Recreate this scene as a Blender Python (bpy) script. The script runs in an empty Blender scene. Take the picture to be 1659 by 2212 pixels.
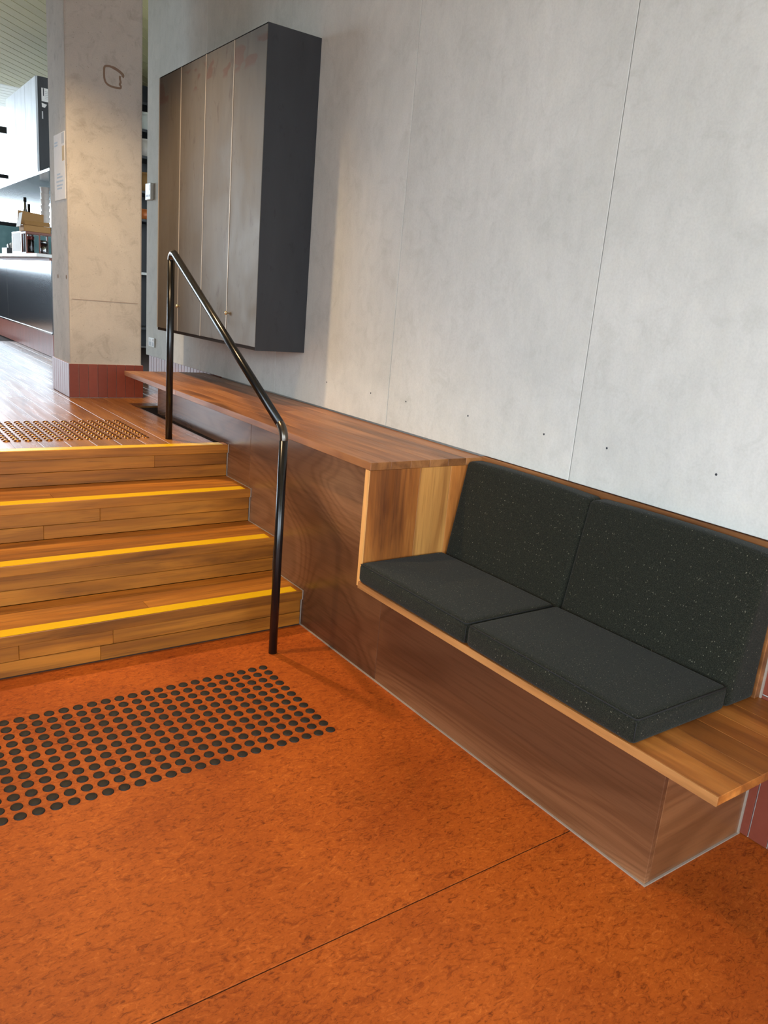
import bpy, bmesh, math, random
from mathutils import Vector, Matrix
random.seed(7)
sc = bpy.context.scene
COL = sc.collection

# ------------------------------------------------------------------ camera
CAM = (-1.7718, -1.0251, 1.5175)
YAW, PITCH, ROLL, FPX = 0.6316, -0.2589, 0.0875, 1680.1
fw = Vector((math.sin(YAW)*math.cos(PITCH), math.cos(YAW)*math.cos(PITCH), math.sin(PITCH)))
rt = Vector((math.cos(YAW), -math.sin(YAW), 0)); up = rt.cross(fw)
c_, s_ = math.cos(ROLL), math.sin(ROLL)
rt2 = c_*rt + s_*up; up2 = -s_*rt + c_*up
cd = bpy.data.cameras.new('camera'); cam = bpy.data.objects.new('camera', cd); COL.objects.link(cam)
m = Matrix((rt2, up2, -fw)).transposed().to_4x4(); m.translation = CAM
cam.matrix_world = m
cd.sensor_fit = 'HORIZONTAL'; cd.sensor_width = 36.0; cd.lens = 36.0*FPX/1659.0
cd.clip_start = 0.05; cd.clip_end = 200
sc.camera = cam

# ------------------------------------------------------------------ world and lights
w = bpy.data.worlds.new('sky'); sc.world = w; w.use_nodes = True
bg = w.node_tree.nodes['Background']
bg.inputs['Color'].default_value = (0.75, 0.88, 1.0, 1); bg.inputs['Strength'].default_value = 9.0

def area(name, loc, size, rot, energy, color, portal=False):
    l = bpy.data.lights.new(name, 'AREA'); l.shape = 'RECTANGLE'; l.size, l.size_y = size
    l.energy = energy; l.color = color
    if portal: l.cycles.is_portal = True
    o = bpy.data.objects.new(name, l); COL.objects.link(o); o.location = loc; o.rotation_euler = rot
    return o
def spot(name, loc, target, energy, color, angle, blend, radius):
    l = bpy.data.lights.new(name, 'SPOT'); l.energy = energy; l.color = color
    l.spot_size = math.radians(angle); l.spot_blend = blend; l.shadow_soft_size = radius
    o = bpy.data.objects.new(name, l); COL.objects.link(o); o.location = loc
    d = Vector(target) - Vector(loc); o.rotation_euler = d.to_track_quat('-Z', 'Y').to_euler()
    return o
# daylight entering by the glazed left side and the glazed far end of the room (portals only guide the sky's light)
area('window_daylight_left', (-4.25, -2.4, 1.9), (5.2, 2.4), (math.pi/2, 0, -math.pi/2), 1, (1, 1, 1), True)
area('window_daylight_far', (-1.9, 13.9, 2.5), (9, 3.5), (-math.pi/2, 0, 0), 1, (1, 1, 1), True)
area('window_daylight_rear', (-1.8, -6.9, 2.75), (4.8, 2.3), (math.pi/2, 0, 0), 1, (1, 1, 1), True)
WARM = (1.0, 0.70, 0.38)
spot('ceiling_downlight', (-0.72, 3.66, 3.6), (-0.66, 3.7, 0.7), 270, WARM, 106, 0.85, 0.04)
spot('ceiling_downlight', (-1.7, 2.13, 3.6), (-1.65, 2.1, 0), 190, WARM, 92, 0.5, 0.04)

sc.view_settings.view_transform = 'Standard'; sc.view_settings.look = 'None'
sc.view_settings.exposure = 0.25; sc.view_settings.gamma = 1.0; sc.view_settings.use_curve_mapping = False
sc.cycles.use_denoising = True
sc.cycles.max_bounces = 7; sc.cycles.diffuse_bounces = 4; sc.cycles.glossy_bounces = 3
sc.cycles.use_adaptive_sampling = True; sc.cycles.adaptive_threshold = 0.02
sc.cycles.sample_clamp_indirect = 8.0
sc.cycles.caustics_reflective = False; sc.cycles.caustics_refractive = False

# ------------------------------------------------------------------ materials
def srgb(r, g, b):
    f = lambda c: (c/255/12.92) if c/255 <= 0.04045 else ((c/255+0.055)/1.055)**2.4
    return (f(r), f(g), f(b), 1)
class NT:
    def __init__(s, name):
        s.m = bpy.data.materials.new(name); s.m.use_nodes = True; s.t = s.m.node_tree
        s.b = s.t.nodes['Principled BSDF']
    def n(s, typ, **kw):
        o = s.t.nodes.new(typ)
        for k, v in kw.items(): setattr(o, k, v)
        return o
    def l(s, a, b): s.t.links.new(a, b)
    def val(s, node, **kw):
        for k, v in kw.items(): node.inputs[k.replace('_', ' ')].default_value = v
        return node
    def coords(s, scale=(1, 1, 1), rnd=True, rot=(0, 0, 0)):
        tc = s.n('ShaderNodeTexCoord'); mp = s.n('ShaderNodeMapping')
        mp.inputs['Scale'].default_value = scale; mp.inputs['Rotation'].default_value = rot
        s.l(tc.outputs['Object'], mp.inputs['Vector'])
        if rnd:
            oi = s.n('ShaderNodeObjectInfo'); mu = s.n('ShaderNodeMath', operation='MULTIPLY'); mu.inputs[1].default_value = 37.0
            s.l(oi.outputs['Random'], mu.inputs[0]); s.l(mu.outputs[0], mp.inputs['Location'])
        return mp.outputs['Vector']
    def noise(s, vec, scale, detail=4, rough=0.55, dist=0.0):
        o = s.n('ShaderNodeTexNoise'); o.inputs['Scale'].default_value = scale; o.inputs['Detail'].default_value = detail
        o.inputs['Roughness'].default_value = rough; o.inputs['Distortion'].default_value = dist
        s.l(vec, o.inputs['Vector']); return o.outputs['Fac']
    def ramp(s, fac, stops):
        o = s.n('ShaderNodeValToRGB'); e = o.color_ramp.elements
        while len(e) < len(stops): e.new(0.5)
        for i, (p, c) in enumerate(stops): e[i].position = p; e[i].color = c
        s.l(fac, o.inputs['Fac']); return o.outputs['Color']
    def mix(s, fac, a, b, mode='MIX'):
        o = s.n('ShaderNodeMix', data_type='RGBA', blend_type=mode)
        if hasattr(fac, 'links') or not isinstance(fac, (int, float)): s.l(fac, o.inputs[0])
        else: o.inputs[0].default_value = fac
        for v, i in ((a, 6), (b, 7)):
            if isinstance(v, tuple): o.inputs[i].default_value = v
            else: s.l(v, o.inputs[i])
        return o.outputs[2]
    def bump(s, h, strength, dist=0.002):
        o = s.n('ShaderNodeBump'); o.inputs['Strength'].default_value = strength; o.inputs['Distance'].default_value = dist
        s.l(h, o.inputs['Height']); s.l(o.outputs['Normal'], s.b.inputs['Normal'])
    def vary(s, col, lo, hi):
        oi = s.n('ShaderNodeObjectInfo'); mr = s.n('ShaderNodeMapRange')
        mr.inputs['To Min'].default_value = lo; mr.inputs['To Max'].default_value = hi
        s.l(oi.outputs['Random'], mr.inputs['Value'])
        cb = s.n('ShaderNodeHueSaturation'); s.l(col, cb.inputs['Color']); s.l(mr.outputs[0], cb.inputs['Value'])
        return cb.outputs['Color']
    def out(s, col, rough=0.5, metal=0.0, spec=None, coat=None):
        if isinstance(col, tuple): s.b.inputs['Base Color'].default_value = col
        else: s.l(col, s.b.inputs['Base Color'])
        if isinstance(rough, (int, float)): s.b.inputs['Roughness'].default_value = rough
        else: s.l(rough, s.b.inputs['Roughness'])
        s.b.inputs['Metallic'].default_value = metal
        if spec is not None: s.b.inputs['Specular IOR Level'].default_value = spec
        if coat: s.b.inputs['Coat Weight'].default_value = coat; s.b.inputs['Coat Roughness'].default_value = 0.12
        return s.m

def plain(name, c, rough=0.5, metal=0.0, spec=None, nz=0.06):
    t = NT(name); v = t.coords((1, 1, 1)); n = t.noise(v, 30, 3)
    col = t.mix(n, tuple(x*(1-nz) for x in c[:3])+(1,), tuple(min(1, x*(1+nz)) for x in c[:3])+(1,))
    return t.out(col, rough, metal, spec)

def wood(name, light, mid, dark, axis, rough=0.38, var=(0.85, 1.15), gscale=1.0, figure=0.25, coat=None, streak=0.5, spec=0.45, bumpk=0.12):
    """grain runs along axis (0 x, 1 y, 2 z)"""
    t = NT(name)
    sc1 = [34*gscale]*3; sc1[axis] = 1.6*gscale
    v = t.coords(tuple(sc1)); g = t.noise(v, 1.0, 6, 0.6, 0.6)
    sc2 = [5*gscale]*3; sc2[axis] = 0.7*gscale
    v2 = t.coords(tuple(sc2)); g2 = t.noise(v2, 1.0, 4, 0.55, 1.6)
    sc3 = [160*gscale]*3; sc3[axis] = 5*gscale
    v3 = t.coords(tuple(sc3)); g3 = t.noise(v3, 1.0, 3, 0.6)
    base = t.ramp(g2, [(0.3, dark), (0.5, mid), (0.7, light)])
    fine = t.ramp(g, [(0.32, (0.55, 0.5, 0.45, 1)), (0.5, (0.95, 0.95, 0.95, 1)), (0.68, (1.15, 1.12, 1.05, 1))])
    col = t.mix(streak, base, fine, 'MULTIPLY')
    pores = t.ramp(g3, [(0.3, (0.5, 0.45, 0.4, 1)), (0.42, (1, 1, 1, 1))])
    col = t.mix(figure, col, pores, 'MULTIPLY')
    col = t.vary(col, *var)
    t.bump(g3, bumpk, 0.001)
    r = t.ramp(g, [(0.3, (rough+0.1,)*3+(1,)), (0.7, (rough,)*3+(1,))])
    return t.out(col, r, 0.0, spec, coat)

def veneer(name, light, mid, dark, axis_long, rough=0.33):
    """flat-sawn veneer with big sweeping figure, panel lying in the YZ (axis 1) or XZ (axis 0) plane"""
    t = NT(name)
    s1 = [1.7, 1.7, 1.7]; s1[axis_long] = 0.55
    v = t.coords(tuple(s1), True, (0.22, 0, 0) if axis_long == 1 else (0, 0, 0))
    n = t.noise(v, 1.0, 2, 0.45, 0.9)
    mu = t.n('ShaderNodeMath', operation='MULTIPLY'); mu.inputs[1].default_value = 170.0; t.l(n, mu.inputs[0])
    si = t.n('ShaderNodeMath', operation='SINE'); t.l(mu.outputs[0], si.inputs[0])
    mr = t.n('ShaderNodeMapRange'); mr.inputs['From Min'].default_value = -1; t.l(si.outputs[0], mr.inputs['Value'])
    s2 = [90]*3; s2[axis_long] = 3
    g = t.noise(t.coords(tuple(s2)), 1.0, 4, 0.65, 0.3)
    base = t.ramp(n, [(0.36, dark), (0.5, mid), (0.64, light)])
    ring = t.ramp(mr.outputs[0], [(0.0, (0.72, 0.69, 0.66, 1)), (0.4, (0.95, 0.94, 0.93, 1)), (0.8, (1.08, 1.08, 1.07, 1))])
    col = t.mix(0.5, base, ring, 'MULTIPLY')
    gr = t.ramp(g, [(0.3, (0.62, 0.58, 0.55, 1)), (0.55, (1.05, 1.05, 1.05, 1))])
    col = t.mix(0.5, col, gr, 'MULTIPLY')
    col = t.vary(col, 0.95, 1.05)
    t.bump(g, 0.06, 0.001)
    return t.out(col, rough, 0.0, 0.5)

M = {}
M['stair_x'] = wood('stair_timber', srgb(184,118,40), srgb(156,95,28), srgb(120,71,20), 0, 0.42, (0.84, 1.14), 1.0, 0.6, streak=0.8)
M['floor_y'] = wood('floor_timber', srgb(160,108,56), srgb(138,90,44), srgb(110,70,34), 1, 0.24, (0.85, 1.12), 1.0, 0.3, spec=0.7, bumpk=0.03)
M['counter_y'] = wood('counter_timber', srgb(166,112,66), srgb(138,88,48), srgb(102,62,32), 1, 0.34, (0.8, 1.18), 1.0, 0.35)
M['seat_y'] = wood('seat_timber', srgb(190,122,56), srgb(158,94,38), srgb(118,66,26), 1, 0.36, (0.8, 1.2), 1.0, 0.35)
M['board_z'] = wood('side_timber', srgb(205,138,70), srgb(172,105,48), srgb(128,72,30), 2, 0.4, (0.82, 1.2), 1.2, 0.35)
M['board_light'] = wood('pale_side_timber', srgb(214,158,88), srgb(190,132,68), srgb(156,100,48), 2, 0.4, (0.95, 1.05), 1.2, 0.35)
M['board_dark'] = wood('brown_side_timber', srgb(184,118,56), srgb(150,88,38), srgb(104,56,22), 2, 0.4, (0.95, 1.05), 1.2, 0.4, streak=0.8)
M['pale_y'] = wood('pale_edge_timber', srgb(192,140,84), srgb(168,115,64), srgb(138,88,46), 1, 0.42, (0.95, 1.08), 1.2, 0.3)
M['pale_z'] = wood('pale_upright_timber', srgb(226,168,98), srgb(206,146,80), srgb(178,120,62), 2, 0.42, (0.95, 1.08), 1.2, 0.3)
M['veneer_y'] = veneer('brown_veneer', srgb(148,106,74), srgb(122,82,54), srgb(90,57,37), 1, 0.26)
M['veneer_x'] = veneer('brown_veneer_end', srgb(152,106,70), srgb(128,84,52), srgb(98,60,36), 0, 0.28)

def lino():
    t = NT('orange_lino'); v = t.coords((1, 1, 1), False)
    big = t.noise(v, 2.2, 3, 0.5)
    v2 = t.coords((1.0, 1.9, 1), False); mid = t.noise(v2, 34, 8, 0.74, 1.3)
    mid2 = t.noise(v2, 24, 6, 0.7, 1.8)
    fine = t.noise(v, 260, 2, 0.6)
    base = t.ramp(big, [(0.36, srgb(156,72,19)), (0.64, srgb(175,85,25))])
    fl = t.ramp(mid, [(0.36, (0.34, 0.28, 0.24, 1)), (0.45, (1, 1, 1, 1)), (0.54, (1, 1, 1, 1)), (0.63, (1.35, 1.6, 2.2, 1))])
    fl2 = t.ramp(mid2, [(0.38, (0.62, 0.54, 0.5, 1)), (0.47, (1, 1, 1, 1)), (0.64, (1.08, 1.1, 1.12, 1))])
    col = t.mix(0.75, base, fl, 'MULTIPLY'); col = t.mix(0.8, col, fl2, 'MULTIPLY')
    ff = t.ramp(fine, [(0.35, (0.88, 0.86, 0.84, 1)), (0.6, (1.04, 1.04, 1.04, 1))]); col = t.mix(0.6, col, ff, 'MULTIPLY')
    t.bump(fine, 0.12, 0.0008)
    return t.out(col, 0.5, 0, 0.25)
M['lino'] = lino()

def concrete(name, a, b, stain, rough=0.8, streaks=True, pits=False):
    t = NT(name); v = t.coords((1, 1, 1))
    big = t.noise(v, 1.6, 5, 0.6, 0.6)
    vs = t.coords((1, 1.2, 0.4)); st = t.noise(vs, 16, 4, 0.65, 0.3)
    mid = t.noise(v, 9, 6, 0.7, 0.8); fine = t.noise(v, 140, 3, 0.6)
    base = t.ramp(big, [(0.3, a), (0.7, b)])
    s1 = t.ramp(st, [(0.3, (0.9, 0.9, 0.89, 1)), (0.6, (1.02, 1.02, 1.02, 1))]); col = t.mix(0.5 if streaks else 0.3, base, s1, 'MULTIPLY')
    s2 = t.ramp(mid, [(0.25, stain), (0.48, (1, 1, 1, 1)), (0.7, (1.04, 1.03, 1.0, 1))]); col = t.mix(0.7, col, s2, 'MULTIPLY')
    f = t.ramp(fine, [(0.3, (0.93, 0.93, 0.93, 1)), (0.6, (1.02, 1.02, 1.02, 1))]); col = t.mix(0.8, col, f, 'MULTIPLY')
    if pits:
        vo = t.n('ShaderNodeTexVoronoi'); vo.inputs['Scale'].default_value = 26; t.l(v, vo.inputs['Vector'])
        p = t.ramp(vo.outputs['Distance'], [(0.06, (0.55, 0.52, 0.48, 1)), (0.1, (1, 1, 1, 1))]); col = t.mix(0.55, col, p, 'MULTIPLY')
    t.bump(fine, 0.15 if not pits else 0.3, 0.001)
    return t.out(col, rough, 0, 0.25)
M['cladding'] = concrete('cement_sheet', srgb(198,197,190), srgb(213,211,204), (0.84, 0.84, 0.81, 1))
M['column'] = concrete('column_concrete', srgb(176,169,159), srgb(196,189,178), (0.62, 0.59, 0.55, 1), 0.75, False, True)
M['grout'] = plain('grout', srgb(196,186,176), 0.85)
M['joint'] = plain('dark_joint', srgb(84,82,78), 0.9)
M['sealant'] = plain('grey_sealant', srgb(156,142,128), 0.6)
def tile():
    t = NT('maroon_tile'); v = t.coords((1, 1, 1)); n = t.noise(v, 40, 3)
    c = t.mix(n, srgb(120,58,44), srgb(134,68,52)); c = t.vary(c, 0.9, 1.1)
    return t.out(c, 0.32, 0, 0.5)
M['tile'] = tile()
M['dark_gap'] = plain('black_recess', srgb(34,24,18), 0.8, 0, 0.2)
M['subfloor'] = plain('dark_subfloor', srgb(52,30,18), 0.9)
def yellow():
    t = NT('yellow_strip'); v = t.coords((1, 1, 1)); n = t.noise(v, 60, 4)
    return t.out(t.mix(n, srgb(244,192,14), srgb(252,208,28)), 0.32, 0.3, 0.5)
M['yellow'] = yellow()
M['rubber'] = plain('black_rubber', srgb(34,30,26), 0.62, 0, 0.3)
M['brass'] = plain('bronze_stud', srgb(150,96,44), 0.22, 0.9)
def steel_black():
    t = NT('black_painted_tube'); v = t.coords((1, 1, 1)); n = t.noise(v, 60, 3)
    return t.out(t.mix(n, srgb(14,14,15), srgb(26,25,25)), 0.22, 0.25, 0.6)
M['tube'] = steel_black()
M['tube_bend'] = plain('grey_steel_bend', srgb(96,88,80), 0.24, 0.9)  # greyer and more metallic than the straight tube
def patina(name, a, b, rust, rough, metal, smear=False):
    t = NT(name); v = t.coords((1, 1, 1)); vs = t.coords((1, 1, 0.25))
    n = t.noise(v, 2.6, 5, 0.65, 0.6); st = t.noise(vs, 9, 4, 0.6, 0.3); f = t.noise(t.coords((1, 1, 0.45)), 13, 5, 0.7, 0.4)
    col = t.mix(n, a, b)
    s1 = t.ramp(st, [(0.3, (0.8, 0.8, 0.8, 1)), (0.65, (1.1, 1.1, 1.1, 1))]); col = t.mix(0.7, col, s1, 'MULTIPLY')
    if rust:
        r = t.ramp(f, [(0.58, (0, 0, 0, 1)), (0.72, (0.8, 0.8, 0.8, 1))]); col = t.mix(r, col, rust)
    if smear:
        sv = t.n('ShaderNodeTexCoord'); sx = t.n('ShaderNodeSeparateXYZ'); t.l(sv.outputs['Object'], sx.inputs[0])
        band = t.ramp(sx.outputs['Z'], [(0.62, (0, 0, 0, 1)), (0.64, (1, 1, 1, 1)), (0.74, (1, 1, 1, 1)), (0.76, (0, 0, 0, 1))])
        bl = t.noise(t.coords((1, 0.5, 1)), 9, 2, 0.4); bm_ = t.ramp(bl, [(0.52, (0, 0, 0, 1)), (0.545, (1, 1, 1, 1))])
        col = t.mix(t.mix(1.0, band, bm_, 'MULTIPLY'), col, srgb(92,68,54))
    ro = t.ramp(n, [(0.3, (rough,)*3+(1,)), (0.7, (rough+0.15,)*3+(1,))])
    return t.out(col, ro, metal, 0.5)
M['locker_door'] = patina('patina_steel', srgb(84,76,67), srgb(106,97,85), srgb(72,57,45), 0.44, 0.45, True)
M['locker_side'] = patina('blackened_steel', srgb(44,45,48), srgb(56,56,58), srgb(30,30,32), 0.5, 0.3)
M['locker_lip'] = plain('folded_steel_edge', srgb(186,172,154), 0.4, 0.5)
M['rust'] = plain('rust_smear', srgb(120,84,62), 0.6, 0.2)
M['brass_knob'] = plain('brass_knob', srgb(236,216,170), 0.2, 0.9)
M['white_plastic'] = plain('white_plastic', srgb(226,226,222), 0.4)
M['grey_plastic'] = plain('grey_plastic', srgb(120,124,122), 0.4)
M['lcd'] = plain('lcd_panel', srgb(120,136,112), 0.25)
def fabric():
    t = NT('charcoal_tweed'); v = t.coords((1, 1, 1))
    n = t.noise(v, 420, 2, 0.7); b = t.noise(v, 6, 3)
    base = t.ramp(n, [(0.3, srgb(20,21,17)), (0.52, srgb(33,34,27)), (0.7, srgb(58,57,46))])
    vo = t.n('ShaderNodeTexVoronoi'); vo.inputs['Scale'].default_value = 200; t.l(t.coords((1, 1, 0.6)), vo.inputs['Vector'])
    sep = t.n('ShaderNodeSeparateColor'); t.l(vo.outputs['Color'], sep.inputs['Color'])
    pick = t.ramp(sep.outputs[0], [(0.84, (0, 0, 0, 1)), (0.98, (1, 1, 1, 1))])
    near = t.ramp(vo.outputs['Distance'], [(0.18, (1, 1, 1, 1)), (0.3, (0, 0, 0, 1))])
    fleck = t.mix(1.0, pick, near, 'MULTIPLY')
    col = t.mix(fleck, base, srgb(112,108,92))
    t.bump(n, 0.5, 0.0015)
    t.out(col, 0.95, 0, 0.1)
    t.b.inputs['Sheen Weight'].default_value = 0.06; t.b.inputs['Sheen Roughness'].default_value = 0.5
    return t.m
M['fabric'] = fabric()
M['seam'] = plain('dark_seam_thread', srgb(24,25,24), 0.9)
def stainless():
    t = NT('stainless_steel'); v = t.coords((1, 60, 1)); n = t.noise(v, 3, 3)
    return t.out(t.mix(n, srgb(168,172,178), srgb(190,194,198)), 0.16, 1.0)
M['stainless'] = stainless()
M['steel_painted_sheen'] = patina('steel_painted_sheen', srgb(176,180,184), srgb(196,200,204), None, 0.4, 0.3)  # bright reflection of stainless doors put into a light grey base colour
M['white_top'] = plain('white_stone', srgb(228,228,224), 0.3)
M['kraft'] = plain('kraft_card', srgb(160,118,68), 0.8)
M['case_wood'] = plain('case_timber', srgb(112,52,26), 0.45)
M['paper'] = plain('white_paper', srgb(236,234,232), 0.8)
M['print_blue'] = plain('faded_blue_print', srgb(186,200,214), 0.8)
M['print_tan'] = plain('tan_print', srgb(206,182,138), 0.8)
M['print_grey'] = plain('grey_print', srgb(196,198,200), 0.8)
M['print_dark'] = plain('dark_print', srgb(50,52,58), 0.8)
M['red_cap'] = plain('red_cap', srgb(178,52,48), 0.4)
M['dark_jar'] = plain('dark_jar', srgb(40,26,22), 0.2)
M['frost'] = plain('frosted_cup', srgb(222,212,204), 0.35)
M['orange_item'] = plain('orange_tub', srgb(214,120,60), 0.4)
M['dark_metal'] = plain('dark_metal', srgb(22,22,24), 0.35, 0.3)
M['mark'] = plain('brown_adhesive_mark', srgb(128,106,88), 0.9)
M['soot'] = plain('grey_scuff', srgb(150,146,140), 0.9)
def glass():
    t = NT('clear_glass'); t.out((1, 1, 1, 1), 0.02); t.b.inputs['Transmission Weight'].default_value = 1.0; t.b.inputs['IOR'].default_value = 1.1
    v = t.coords(); n = t.noise(v, 4, 1); t.l(t.mix(n, (0.97, 0.99, 0.98, 1), (1, 1, 1, 1)), t.b.inputs['Base Color'])
    return t.m
M['glass'] = glass()
def tinted():  # dark tint dims the sky, standing in for the teal outdoor view
    t = NT('teal_sky_filter'); tr = t.n('ShaderNodeBsdfTransparent'); v = t.coords((1, 1, 1), False); n = t.noise(v, 3, 3)
    t.l(t.mix(n, (0.05, 0.075, 0.075, 1), (0.14, 0.17, 0.165, 1)), tr.inputs['Color'])
    t.l(tr.outputs[0], t.t.nodes['Material Output'].inputs['Surface']); return t.m
M['teal_sky_filter'] = tinted()
def ceilmat(name, a, b):
    t = NT(name); v = t.coords((1, 1, 1)); n = t.noise(v, 3, 3); return t.out(t.vary(t.mix(n, a, b), 0.95, 1.05), 0.55, 0, 0.3)
M['ceiling'] = ceilmat('ceiling_board', srgb(206,202,150), srgb(216,212,164))
M['ceiling_white'] = ceilmat('white_ceiling_board', srgb(226,230,224), srgb(234,236,230))
M['plaster'] = plain('grey_plaster', srgb(170,168,164), 0.85)
M['navy'] = plain('dark_low_wall', srgb(40,46,58), 0.7)
M['ground'] = plain('outdoor_ground', srgb(150,150,146), 0.9)

# ------------------------------------------------------------------ object helpers
WL = {}
def reg(o, mat, parent, wloc):
    COL.objects.link(o)
    if mat is not None and o.type == 'MESH' and not o.data.materials: o.data.materials.append(mat)
    WL[o.name] = Vector(wloc)
    if parent is not None:
        o.parent = parent; o.location = Vector(wloc) - WL[parent.name]
    else: o.location = wloc
    return o
def tag(o, label=None, cat=None, group=None, kind=None):
    if label: o['label'] = label
    if cat: o['category'] = cat
    if group: o['group'] = group
    if kind: o['kind'] = kind
    return o
def thing(name, loc, label, cat, group=None):
    o = bpy.data.objects.new(name, None); o.empty_display_size = 0.05
    reg(o, None, None, loc); return tag(o, label, cat, group)
CACHE = {}
def box_mesh(sx, sy, sz, bev, mat, segs=1):
    k = (round(sx, 4), round(sy, 4), round(sz, 4), round(bev, 4), mat.name, segs)
    if k in CACHE: return CACHE[k]
    bm = bmesh.new(); bmesh.ops.create_cube(bm, size=1.0)
    bmesh.ops.scale(bm, vec=(sx, sy, sz), verts=bm.verts)
    if bev > 0: bmesh.ops.bevel(bm, geom=bm.edges[:], offset=min(bev, 0.45*min(sx, sy, sz)), segments=segs, affect='EDGES', profile=0.5)
    me = bpy.data.meshes.new('box'); bm.to_mesh(me); bm.free(); me.materials.append(mat); CACHE[k] = me
    return me
def box(name, x0, x1, y0, y1, z0, z1, mat, parent=None, bev=0.0015, segs=1):
    me = box_mesh(x1-x0, y1-y0, z1-z0, bev, mat, segs)
    return reg(bpy.data.objects.new(name, me), mat, parent, ((x0+x1)/2, (y0+y1)/2, (z0+z1)/2))
def mesh_obj(name, bm, mat, parent, wloc, smooth=False):
    me = bpy.data.meshes.new(name); bm.to_mesh(me); bm.free()
    if smooth:
        for p in me.polygons: p.use_smooth = True
    return reg(bpy.data.objects.new(name, me), mat, parent, wloc)
def lathe(name, prof, mat, parent, wloc, n=24, smooth=True, mesh_only=False):
    bm = bmesh.new(); rings = []
    for r, z in prof:
        if r < 1e-6: rings.append([bm.verts.new((0, 0, z))])
        else: rings.append([bm.verts.new((r*math.cos(2*math.pi*i/n), r*math.sin(2*math.pi*i/n), z)) for i in range(n)])
    for a, b in zip(rings, rings[1:]):
        for i in range(n):
            j = (i+1) % n
            if len(a) == 1 and len(b) > 1: bm.faces.new((a[0], b[i], b[j]))
            elif len(b) == 1 and len(a) > 1: bm.faces.new((a[i], a[j], b[0]))
            elif len(a) > 1: bm.faces.new((a[i], a[j], b[j], b[i]))
    bmesh.ops.recalc_face_normals(bm, faces=bm.faces)
    if mesh_only:
        me = bpy.data.meshes.new(name); bm.to_mesh(me); bm.free(); me.materials.append(mat)
        for p in me.polygons: p.use_smooth = smooth
        return me
    return mesh_obj(name, bm, mat, parent, wloc, smooth)
def tube(name, pts, r, mat, parent, wloc, n=16, caps=True):
    """sweep of a circle along world points; mesh stored relative to wloc"""
    bm = bmesh.new(); P = [Vector(p) - Vector(wloc) for p in pts]; rings = []; ref = None
    for i, p in enumerate(P):
        t = (P[min(i+1, len(P)-1)] - P[max(i-1, 0)]).normalized()
        if ref is None: ref = Vector((1, 0, 0)) if abs(t.x) < 0.9 else Vector((0, 1, 0))
        u = (ref - t*ref.dot(t)).normalized(); v = t.cross(u); ref = u
        rings.append([bm.verts.new(p + r*(math.cos(2*math.pi*k/n)*u + math.sin(2*math.pi*k/n)*v)) for k in range(n)])
    for a, b in zip(rings, rings[1:]):
        for k in range(n): bm.faces.new((a[k], a[(k+1) % n], b[(k+1) % n], b[k]))
    if caps: bm.faces.new(rings[0]); bm.faces.new(rings[-1])
    bmesh.ops.recalc_face_normals(bm, faces=bm.faces)
    return mesh_obj(name, bm, mat, parent, wloc, True)
def struct(o): o['kind'] = 'structure'; return o

# ------------------------------------------------------------------ key dimensions (metres)
ZF = 0.709                    # upper floor
RISE, GO, YN = 0.17725, 0.2993, 1.987   # stair
XW = 0.4557; XT = 0.476       # cladding face, tile face
ZC = 0.938; YC0, YC1, XC = 1.3465, 4.363, -0.117   # counter top
ZS = 0.463; XS, YS0 = -0.128, -0.215               # seat
ZCL = 0.945                   # cladding lower edge
YWE = 5.62                    # wall far end

# ------------------------------------------------------------------ structure
floor = struct(box('floor', -4.3, XT+0.3, -7, 2.1, -0.08, -0.004, M['subfloor'], None, 0))
box('lino_sheet', -4.3, XT+0.02, -7, 0.2695, -0.004, 0.0, M['lino'], floor, 0.001)
box('lino_sheet', -4.3, XT+0.02, 0.2730, 2.05, -0.004, 0.0, M['lino'], floor, 0.001)
tag(floor, 'orange mottled lino floor with one seam across it')

fu = struct(box('floor_upper', -6.5, 2.6, 2.95, 14, -0.08, ZF-0.02, M['subfloor'], None, 0))
BW = 0.1255
k = 0
xr = -0.057
rng = random.Random(3)
while xr > -3.3:
    x1 = xr; x0 = xr-BW
    y = 2.960; first = True
    while y < 13.9:
        L = rng.uniform(1.6, 2.6) if not first else rng.uniform(0.5, 2.2)
        y2 = min(y+L, 13.9); first = False
        box('floorboard', x0+0.0008, x1-0.0008, y+0.0006, y2-0.0006, ZF-0.02, ZF, M['floor_y'], fu, 0.0012)
        y = y2
    xr = x0
for i in range(5):      # boards that run on behind the counter, past the black recess
    x0 = -0.057+i*BW; x1 = x0+BW
    for y, y2 in ((4.292, 5.2+0.2*(i % 2)), (5.2+0.2*(i % 2), 7.5), (7.5, 9.5)):
        if x0 < 0.43 or y > 5.6:
            box('floorboard', x0+0.0008, min(x1-0.0008, XT if y < 5.5 else 9), y+0.0006, y2-0.0006, ZF-0.02, ZF, M['floor_y'], fu, 0.0012)
box('floor_recess', -0.057, XT, 2.93, 4.29, ZF-0.024, ZF-0.012, M['dark_gap'], fu, 0)
tag(fu, 'glossy timber boarded upper floor at the head of the stairs')

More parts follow.
